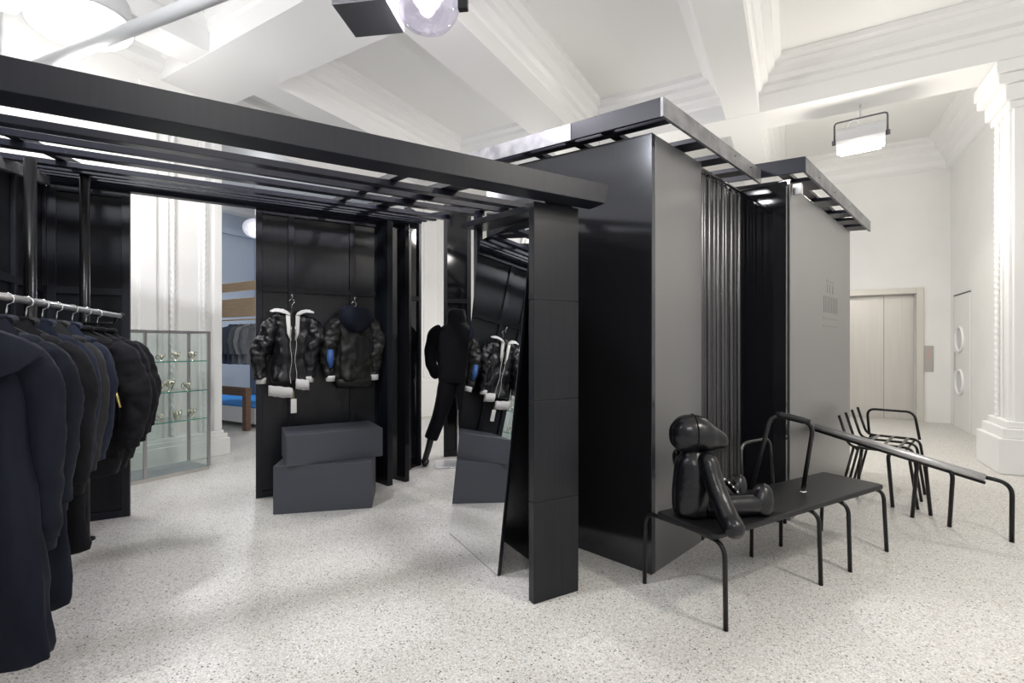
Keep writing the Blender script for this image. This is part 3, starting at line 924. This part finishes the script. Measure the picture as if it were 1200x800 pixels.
# open front: inner shirt panel, zip edges, white collar flaps, rib hem, tag
hb = MB()
for a0, a1, t0, t1 in ((-.185, -.005, .0, -.025), (.02, .125, .05, .035)):
    pts = []
    n = 8
    for k in range(n + 1):
        x = a0 + (a1 - a0) * k / n
        y = -.082 * (1 - (x / .26) ** 2) ** .5 - .024
        pts.append((x, y, t0 + (t1 - t0) * k / n + .004 * math.sin(k * 2.1)))
    hb.loft([[(x, y, -.715 + o_) for x, y, o_ in pts] + [(x, y + .03, -.715 + o_) for x, y, o_ in reversed(pts)],
             [(x, y - .007, -.755 + o_) for x, y, o_ in pts] + [(x, y + .03, -.755 + o_) for x, y, o_ in reversed(pts)],
             [(x, y, -.80 + o_) for x, y, o_ in pts] + [(x, y + .03, -.80 + o_) for x, y, o_ in reversed(pts)]])
hb.build('hem_rib', 'white_knit', j1, smooth=True)
for sx in (-1, 1):
    c = MB()
    c.loft([[(sx * .006, -.075, -.135), (sx * .012, -.105, -.150), (sx * .02, -.07, -.10)], [(sx * .06, -.07, -.095), (sx * .065, -.105, -.135), (sx * .06, -.04, -.065)],
            [(sx * .12, -.05, -.075), (sx * .125, -.095, -.115), (sx * .11, -.02, -.045)], [(sx * .185, -.03, -.10), (sx * .185, -.075, -.13), (sx * .175, .0, -.075)]])
    crease(c.build('hood_edge', 'white_knit', j1, smooth=True, sub=1), .03, .05)
    lp = MB()
    lp.loft([[(sx * .022, -.082, -.125), (sx * .055, -.078, -.125), (sx * .055, -.066, -.125), (sx * .022, -.066, -.125)],
             [(sx * .018, -.094, -.28), (sx * (.046), -.094, -.28), (sx * .046, -.078, -.28), (sx * .018, -.078, -.28)],
             [(sx * .014, -.10, -.34), (sx * .022, -.10, -.34), (sx * .022, -.084, -.34), (sx * .014, -.084, -.34)]])
    lp.build('lining', 'white_knit' if sx > 0 else 'paper_tag', j1, smooth=True)
    MB().tube(catmull([(sx * .014, -.098, -.22), (sx * .024, -.103, -.38), (sx * .012, -.106, -.50), (sx * .026, -.106, -.62), (sx * .018, -.10, -.70)], 5), .0045, 6).build('zip', 'chrome', j1, smooth=True)
tg = MB().box(-.02, .025, -.112, -.108, -.95, -.83).build('price_tag', 'paper_tag', j1, bevel=.002)
MB().tube([(.0, -.11, -.76), (.002, -.11, -.83)], .002, 5).build('tag_string', 'zip_gold', tg)

j2 = panel_jacket('black hooded jacket shown from the back with blue sleeve panel', -.365, 1.685, 'olive_black', 222, .205, 1.12, .90)
hood = MB()
hr = []
for (zc, a, b, yo) in ((-.03, .085, .055, -.01), (-.04, .125, .07, -.03), (-.09, .155, .085, -.045), (-.16, .15, .08, -.06), (-.23, .10, .05, -.075), (-.265, .03, .02, -.08)):
    hr.append([(a * math.cos(2 * math.pi * k / 24), yo + b * math.sin(2 * math.pi * k / 24), zc + .012 * math.sin(4 * math.pi * k / 24)) for k in range(24)])
hood.loft(hr).build('hood', 'navy_cotton', j2, smooth=True, sub=1)
bp_ = MB()
bp_.add([(.0, -.096, -.30), (.16, -.085, -.34), (.13, -.092, -.47), (.0, -.100, -.58)], [(0, 1, 2, 3)])
o = bp_.build('back_patch', 'black_nylon', j2)
o.modifiers.new('solid', 'SOLIDIFY').thickness = .008
sp_ = MB().tube([(-.222, -.082, -.42), (-.224, -.088, -.50), (-.220, -.084, -.58)], [.026, .030, .016], 10)
sp_.build('sleeve_panel', 'blue_panel', j2, smooth=True)
rings = []
for z, g in ((-.68, 1.0), (-.72, .97), (-.76, .92), (-.765, .8)):
    rings.append([(.205 * .86 * g * math.copysign(abs(math.cos(a)) ** .8, math.cos(a)), .082 * g * math.copysign(abs(math.sin(a)) ** .8, math.sin(a)), z) for a in [2 * math.pi * k / 36 for k in range(36)]])
MB().loft(rings).build('hem_band', 'olive_black', j2, smooth=True)

# ================================================================== MANNEQUIN
man = thing('mannequin', 'headless mannequin in black jacket and cropped trousers seen from behind', 'mannequin', (-.62, 5.30, 0), math.radians(8))
jk = MB()
rnd = random.Random(5)
rings = []
for z, a, b, x in catmull([(.90, .18, .12, 0), (.96, .195, .135, 0), (1.10, .20, .14, 0), (1.25, .215, .145, 0), (1.38, .225, .14, .0), (1.46, .20, .12, .0), (1.52, .14, .10, .01), (1.56, .105, .09, .01), (1.64, .10, .085, .015), (1.69, .085, .07, .02), (1.70, .05, .04, .02)], 5):
    rings.append([(x + a * math.cos(2 * math.pi * k / 28) + .006 * math.sin(z * 40 + k), b * math.sin(2 * math.pi * k / 28) + .005 * math.sin(z * 31 + 3 * k), z) for k in range(28)])
jk.loft(rings).build('jacket', 'black_cotton', man, smooth=True)
for sx in (-1, 1):
    limb(MB(), [(sx * .15, 0, 1.48, .05), (sx * .21, -.01, 1.44, .075), (sx * .255, -.03, 1.30, .072), (sx * .265, -.05, 1.15, .066), (sx * .235, -.03, 1.03, .056), (sx * .21, .02, .97, .045)], 14,
         mod=lambda t, a: 1 + .05 * math.sin(t * 30 + a)).build('sleeve', 'black_cotton', man, smooth=True)
tr = MB()
limb(tr, [(-.07, 0, .95, .10), (-.09, 0, .84, .105), (-.13, .0, .68, .09), (-.185, .0, .50, .078), (-.25, .0, .33, .075), (-.265, 0, .29, .070)], 16)
limb(tr, [(.08, 0, .95, .10), (.09, 0, .84, .105), (.10, .02, .68, .09), (.11, .03, .50, .078), (.12, .04, .33, .075), (.12, .04, .29, .070)], 16)
tr.build('trousers', 'black_cotton', man, smooth=True)
for kx, ky, k2 in ((-.262, 0, -.325), (.12, .04, .125)):
    sh = MB()
    limb(sh, [(kx, ky, .31, .038), ((kx + k2) / 2, ky, .18, .034), (k2, ky, .07, .032), (k2, ky, .04, .04)], 12)
    sh.build('calf', 'mannequin_black', man, smooth=True)
    sho = MB()
    limb(sho, [(k2, ky - .10, .03, .015), (k2, ky - .07, .04, .034), (k2, ky, .045, .042), (k2 - .01, ky + .08, .035, .036), (k2 - .015, ky + .13, .025, .018)], 12)
    sho.build('shoe', 'black_nylon', man, smooth=True)
MB().box(-.22, .22, -.16, .16, .001, .012).build('base_plate', 'base_plate', man, bevel=.003)
MB().tube([(.03, 0, .01), (.03, 0, .9)], .011, 10).build('stand_rod', 'chrome', man, smooth=True)

# ================================================================== GLASS DISPLAY CASE
CASE_O = room(0, 0)
case = thing('glass_display_case', 'glass display case with slim metal frame and three shelves of cups', 'display case', (0, 0, 0), R)
poly = [(2.215, 5.32), (2.79, 5.32), (2.815, 5.345), (2.815, 5.76), (2.03, 5.76), (2.03, 5.36), (2.10, 5.32)]
H = 1.45
def plate(z0, z1, m, name, inset=0):
    cx = sum(p[0] for p in poly) / 7
    cy = sum(p[1] for p in poly) / 7
    pp = [(cx + (x - cx) * (1 - inset), cy + (y - cy) * (1 - inset)) for x, y in poly]
    return MB().prism(pp, z0, z1, 'z').build(name, m, case)
plate(.0, .035, 'brushed_steel', 'base')
plate(.036, .040, 'pale_cloth', 'floor_plate', .02)
for (x, y) in ((2.215, 5.32), (2.80, 5.33), (2.815, 5.76), (2.03, 5.76), (2.03, 5.36)):
    MB().box(x - .013, x + .013, y - .013, y + .013, .0355, H).build('post', 'case_metal', case, bevel=.002)
n = len(poly)
for k in range(n):
    a, b_ = Vector((*poly[k], 0)), Vector((*poly[(k + 1) % n], 0))
    l = (b_ - a).length
    d_ = (b_ - a).normalized()
    nn = Vector((d_.y, -d_.x, 0))
    if l > .08:
        q = [a + nn * .003, b_ + nn * .003, b_ - nn * .003, a - nn * .003]
        MB().prism([(v.x, v.y) for v in q], .04, H - .02, 'z').build('pane', 'glass', case)
    q = [a + nn * .012, b_ + nn * .012, b_ - nn * .012, a - nn * .012]
    MB().prism([(v.x, v.y) for v in q], H - .02, H, 'z').build('top_frame', 'case_metal', case)
cups = []
SH = (.545, .84, 1.145)
for z in SH:
    s = MB().box(2.06, 2.79, 5.35, 5.74, z - .010, z).build('shelf', 'glass', case)
    MB().box(2.06, 2.79, 5.345, 5.35, z - .010, z).build('shelf_edge', 'glass_edge', s)
def cup(label, d, c, z, s, style):
    p = room(d, c, z + .0005)
    t = thing('small_cup', label, 'cup', p, R + s * 3, 'small cups in the glass case')
    h = .075 * s
    if style == 0:
        prof = [(.016 * s, 0), (.020 * s, .004), (.027 * s, h * .4), (.034 * s, h), (.031 * s, h), (.024 * s, h * .4), (.014 * s, .01)]
    else:
        prof = [(.024 * s, 0), (.024 * s, .004), (.006 * s, .010), (.006 * s, h * .35), (.024 * s, h * .5), (.034 * s, h), (.031 * s, h), (.020 * s, h * .52), (.002, h * .45)]
    MB().lathe(prof, n=16).build('bowl', 'cup_gold', t, smooth=True)
    MB().tube(fillet([(.028 * s, 0, h * .85), (.055 * s, 0, h * .8), (.050 * s, 0, h * .35), (.022 * s, 0, h * .3)], .015), .003, 6).build('handle', 'cup_dark', t, smooth=True)
    return t
names = {2: ['left small goblet on the top shelf', 'middle wide goblet on the top shelf', 'right goblet on the top shelf'],
         1: ['tall leftmost cup on the middle shelf', 'lowest cup second on the middle shelf', 'third cup on the middle shelf', 'tallest flared cup on the middle shelf', 'cup at the right of the middle shelf'],
         0: ['leftmost cup on the bottom shelf', 'second cup on the bottom shelf', 'third larger cup on the bottom shelf', 'rightmost cup on the bottom shelf']}
for row, items in ((2, ((2.40, .9, 1), (2.53, 1.15, 1), (2.69, 1.2, 1))), (1, ((2.22, 1.45, 1), (2.31, .8, 0), (2.39, 1.0, 0), (2.47, 1.55, 1), (2.63, 1.1, 1))), (0, ((2.29, 1.0, 0), (2.39, 1.0, 1), (2.54, 1.3, 0), (2.68, 1.25, 1)))):
    for (d, s, sty), nm in zip(items, names[row]):
        cup(nm + ' of the glass case', d, 5.42, SH[row], s, sty)

# ================================================================== NEXT ROOM (seen through the opening on the left)
pt = thing('wooden_platform', 'low display platform with dark wood rail and blue mat in the next room', 'platform', (-4.02, 7.40, 0), R)
MB().box(-.06, .04, .0, 2.6, .53, .655).build('front_rail', 'wood_dark', pt, bevel=.004)
for y in (.05, 2.5):
    MB().box(-.05, .03, y - .05, y + .05, 0, .53).build('leg', 'wood_dark', pt, bevel=.004)
MB().box(.10, 2.6, .0, 2.6, .08, .33).build('deck', 'white_trim', pt, bevel=.004)
MB().box(.10, 2.6, .0, 2.6, .331, .35).build('mat', 'blue_mat', pt)
gr = thing('garment_frame', 'pale wooden clothes frame with a light wood board in the next room', 'rack', (-4.35, 8.15, 0), R)
MB().box(0, .05, -.25, 2.0, 2.25, 2.40).build('header', 'wood_light', gr, bevel=.004)
MB().box(.0, .04, -.05, 2.0, 1.80, 2.12).build('board', 'wood_light', gr, bevel=.004)
MB().tube([(.02, -.05, 1.75), (.02, 2.0, 1.75)], .012, 8).build('rail', 'wood_light', gr, smooth=True)
MB().box(0, .05, -.30, -.24, .36, 2.42).build('post', 'pale_cloth', gr)
MB().box(0, .05, 1.95, 2.0, .36, 2.42).build('post', 'wood_light', gr)
for k, (y, m, lab) in enumerate(((.02, 'grey_cloth', 'mid grey garment nearest the post'), (.17, 'pale_cloth', 'pale grey garment second from the post'), (.34, 'grey_cloth', 'grey garment third from the post'), (.50, 'slate_cloth', 'slate blue garment fourth from the post'), (.66, 'slate_cloth', 'slate blue garment furthest from the post'))):
    p = Matrix.Rotation(R, 3, 'Z') @ Vector((.02, y, 0))
    garment('grey_garment', lab + ' on the wooden frame', 'garment', (-4.35 + p.x, 8.15 + p.y, 1.76), R, .2, .78, .045, .6, m, .95, 300 + k, .008, 'garments on the wooden frame', placket=False)
tag(rbox('low_cabinet', 'grey_cloth', 5.6, 6.4, 7.9, 9.2, .36, 1.15, .01), 'grey glazed cabinet under the garments in the next room', 'cabinet')

# ================================================================== LAMPS
def point(name, loc, watts, r=.12, col=(1, .975, .94), size=168):
    l = bpy.data.lights.new(name, 'SPOT')
    l.energy = watts
    l.shadow_soft_size = r
    l.color = col
    l.spot_size = math.radians(size)
    l.spot_blend = .45
    o = bpy.data.objects.new(name, l)
    C.objects.link(o)
    o.location = loc
    l2 = bpy.data.lights.new(name + '_spill', 'POINT')     # the glass body also throws light upwards
    l2.energy = watts * .62
    l2.shadow_soft_size = r
    l2.color = col
    o2 = bpy.data.objects.new(name + '_spill', l2)
    C.objects.link(o2)
    o2.location = (loc[0], loc[1], loc[2] - .02)
    return o

def flood(label, x, y, z, rz, watts, col=(1, .97, .93)):
    """cylindrical flood lamp in a U bracket hanging from the ceiling; z is the centre"""
    t = thing('flood_lamp', label, 'lamp', (x, y, z), rz, 'ceiling flood lamps')
    MB().tube([(-.24, 0, 0), (-.235, 0, 0), (.235, 0, 0), (.24, 0, 0)], [.10, .15, .15, .10], 24).build('housing', 'lamp_shell', t, smooth=False)
    MB().tube([(-.20, 0, -.045), (.20, 0, -.045)], .128, 20).build('diffuser', 'floor_lamp_glow', t, smooth=True)
    MB().tube(fillet([(-.26, 0, 0), (-.26, 0, .24), (.26, 0, .24), (.26, 0, 0)], .04), .010, 8).build('bracket', 'lamp_housing', t, smooth=True)
    for sx in (-1, 1):
        MB().tube([(sx * .24, 0, 0), (sx * .285, 0, 0)], .03, 12).build('knob', 'lamp_housing', t, smooth=True)
    MB().tube(catmull([(.0, 0, .13), (.02, 0, .21), (.10, 0, .21), (.15, 0, .12)], 5), .014, 8).build('cable', 'white_trim', t, smooth=True)
    top = CEIL if abs(z) < 0 else (BEAM if label.startswith('bright flood lamp') else CEIL)
    MB().tube([(0, 0, .24), (0, 0, top - z)], .010, 8).build('rod', 'lamp_shell', t, smooth=True)
    point('flood_light', (x, y, z - .33), watts, .14, col)
    return t
flood('bright flood lamp in a U bracket under the far cross beam', 4.19, 5.82, 3.80, ROOM_A + math.pi / 2 - .12, LAMP_W * 1.0, (1, .94, .84))

# globe lamp at the top centre
gl = thing('globe_lamp', 'clear globe lamp with dark metal gear box at the top of the picture', 'lamp', (-.53, 3.02, 3.27), math.radians(-8))
MB().lathe([(.02, .0), (.09, .012), (.15, .05), (.19, .11), (.212, .19), (.215, .27), (.20, .36), (.14, .40)], n=28).build('globe', 'globe_glass', gl, smooth=True)
MB().ellipsoid((0, 0, .30), (.075, .075, .10), 16, 10).build('bulb', 'lamp_glow', gl, smooth=True)
MB().box(-.55, -.205, -.16, .16, .10, .34).build('gear_box', 'lamp_housing', gl, bevel=.006)
MB().lathe([(.225, .36), (.235, .40), (.20, .46), (.05, .50)], n=28).build('cap', 'lamp_housing', gl, smooth=True)
MB().box(.20, .26, -.02, .02, .10, .40).build('clip', 'tube_black', gl, bevel=.004)
MB().tube([(0, 0, .49), (0, 0, CEIL - 3.27)], .012, 8).build('rod', 'lamp_housing', gl, smooth=True)
point('globe_light', (-.53, 3.02, 3.40), LAMP_W * .85, .07, (1, .98, .98))

# oval reflector lamp at the top left
ov = thing('oval_reflector_lamp', 'oval white reflector lamp glowing at the top left corner', 'lamp', (-3.55, 3.98, 3.93), math.radians(-28))
rings = []
for r_, z in ((.20, .34), (.34, .30), (.42, .20), (.45, .06), (.46, .0), (.44, .0), (.42, .08), (.30, .22), (.18, .26)):
    rings.append([(r_ * math.cos(2 * math.pi * k / 32), r_ * .72 * math.sin(2 * math.pi * k / 32), z) for k in range(32)])
MB().loft(rings).build('shade', 'lamp_shell', ov, smooth=True)
MB().box(-.22, .22, -.15, .15, .02, .12).build('bulb', 'lamp_glow', ov, bevel=.02)
MB().hexa([(-.34, -.46, -.02), (-.02, -.46, -.02), (.05, -.30, .0), (-.30, -.30, .0), (-.34, -.46, .0), (-.02, -.46, .0), (.05, -.30, .02), (-.30, -.30, .02)]).build('barn_door', 'lamp_shell', ov)
MB().tube([(0, 0, .33), (0, 0, CEIL - 3.93)], .012, 8).build('rod', 'lamp_shell', ov, smooth=True)
point('oval_light', (-3.55, 3.98, 3.58), LAMP_W * .6, .16)

# suspended tube at the top left
tp = thing('suspended_tube', 'pale grey ceiling-hung tube crossing the top left corner', 'tube')
MB().tube([(-4.5, 4.23, 3.60), (-1.1, 2.83, 3.60)], .046, 16).build('tube', 'lamp_shell', tp, smooth=True)
for t_ in (.02, .97):
    p = Vector((-4.5, 4.23, 3.6)).lerp(Vector((-1.1, 2.83, 3.6)), t_)
    MB().tube([p, (p.x, p.y, CEIL)], .008, 8).build('hanger_rod', 'lamp_shell', tp, smooth=True)

# unseen flood lamps of the same model, added to light the shop
flood('added unseen flood lamp lighting the shop floor right of the viewer', 2.6, .9, 3.9, ROOM_A, LAMP_W * 1.0, (1, .945, .86))
flood('added unseen flood lamp lighting the shop floor behind the viewer', .2, -.9, 3.9, ROOM_A, LAMP_W * .7)
flood('added unseen flood lamp above the clothes rail, casting the shadow under the coats', -2.05, 1.62, 3.9, ROOM_A, LAMP_W * 1.3, (.97, .985, 1))
flood('added flood lamp hidden from view behind the kiosk', 1.25, 6.9, 3.45, ROOM_A, LAMP_W * .9)
# lamp of the next room
nl = thing('globe_pendant', 'white globe pendant in the next room above the wooden frame', 'lamp', (-5.25, 9.9, 3.70), 0)
MB().ellipsoid((0, 0, 0), (.24, .24, .20), 20, 12).build('globe', 'lamp_glass', nl, smooth=True)
MB().tube([(0, 0, .26), (0, 0, CEIL - 3.70)], .012, 8).build('rod', 'lamp_shell', nl, smooth=True)
point('next_room_light', (-4.6, 9.0, 3.2), LAMP_W * 1.0, .2, (.95, .98, 1))
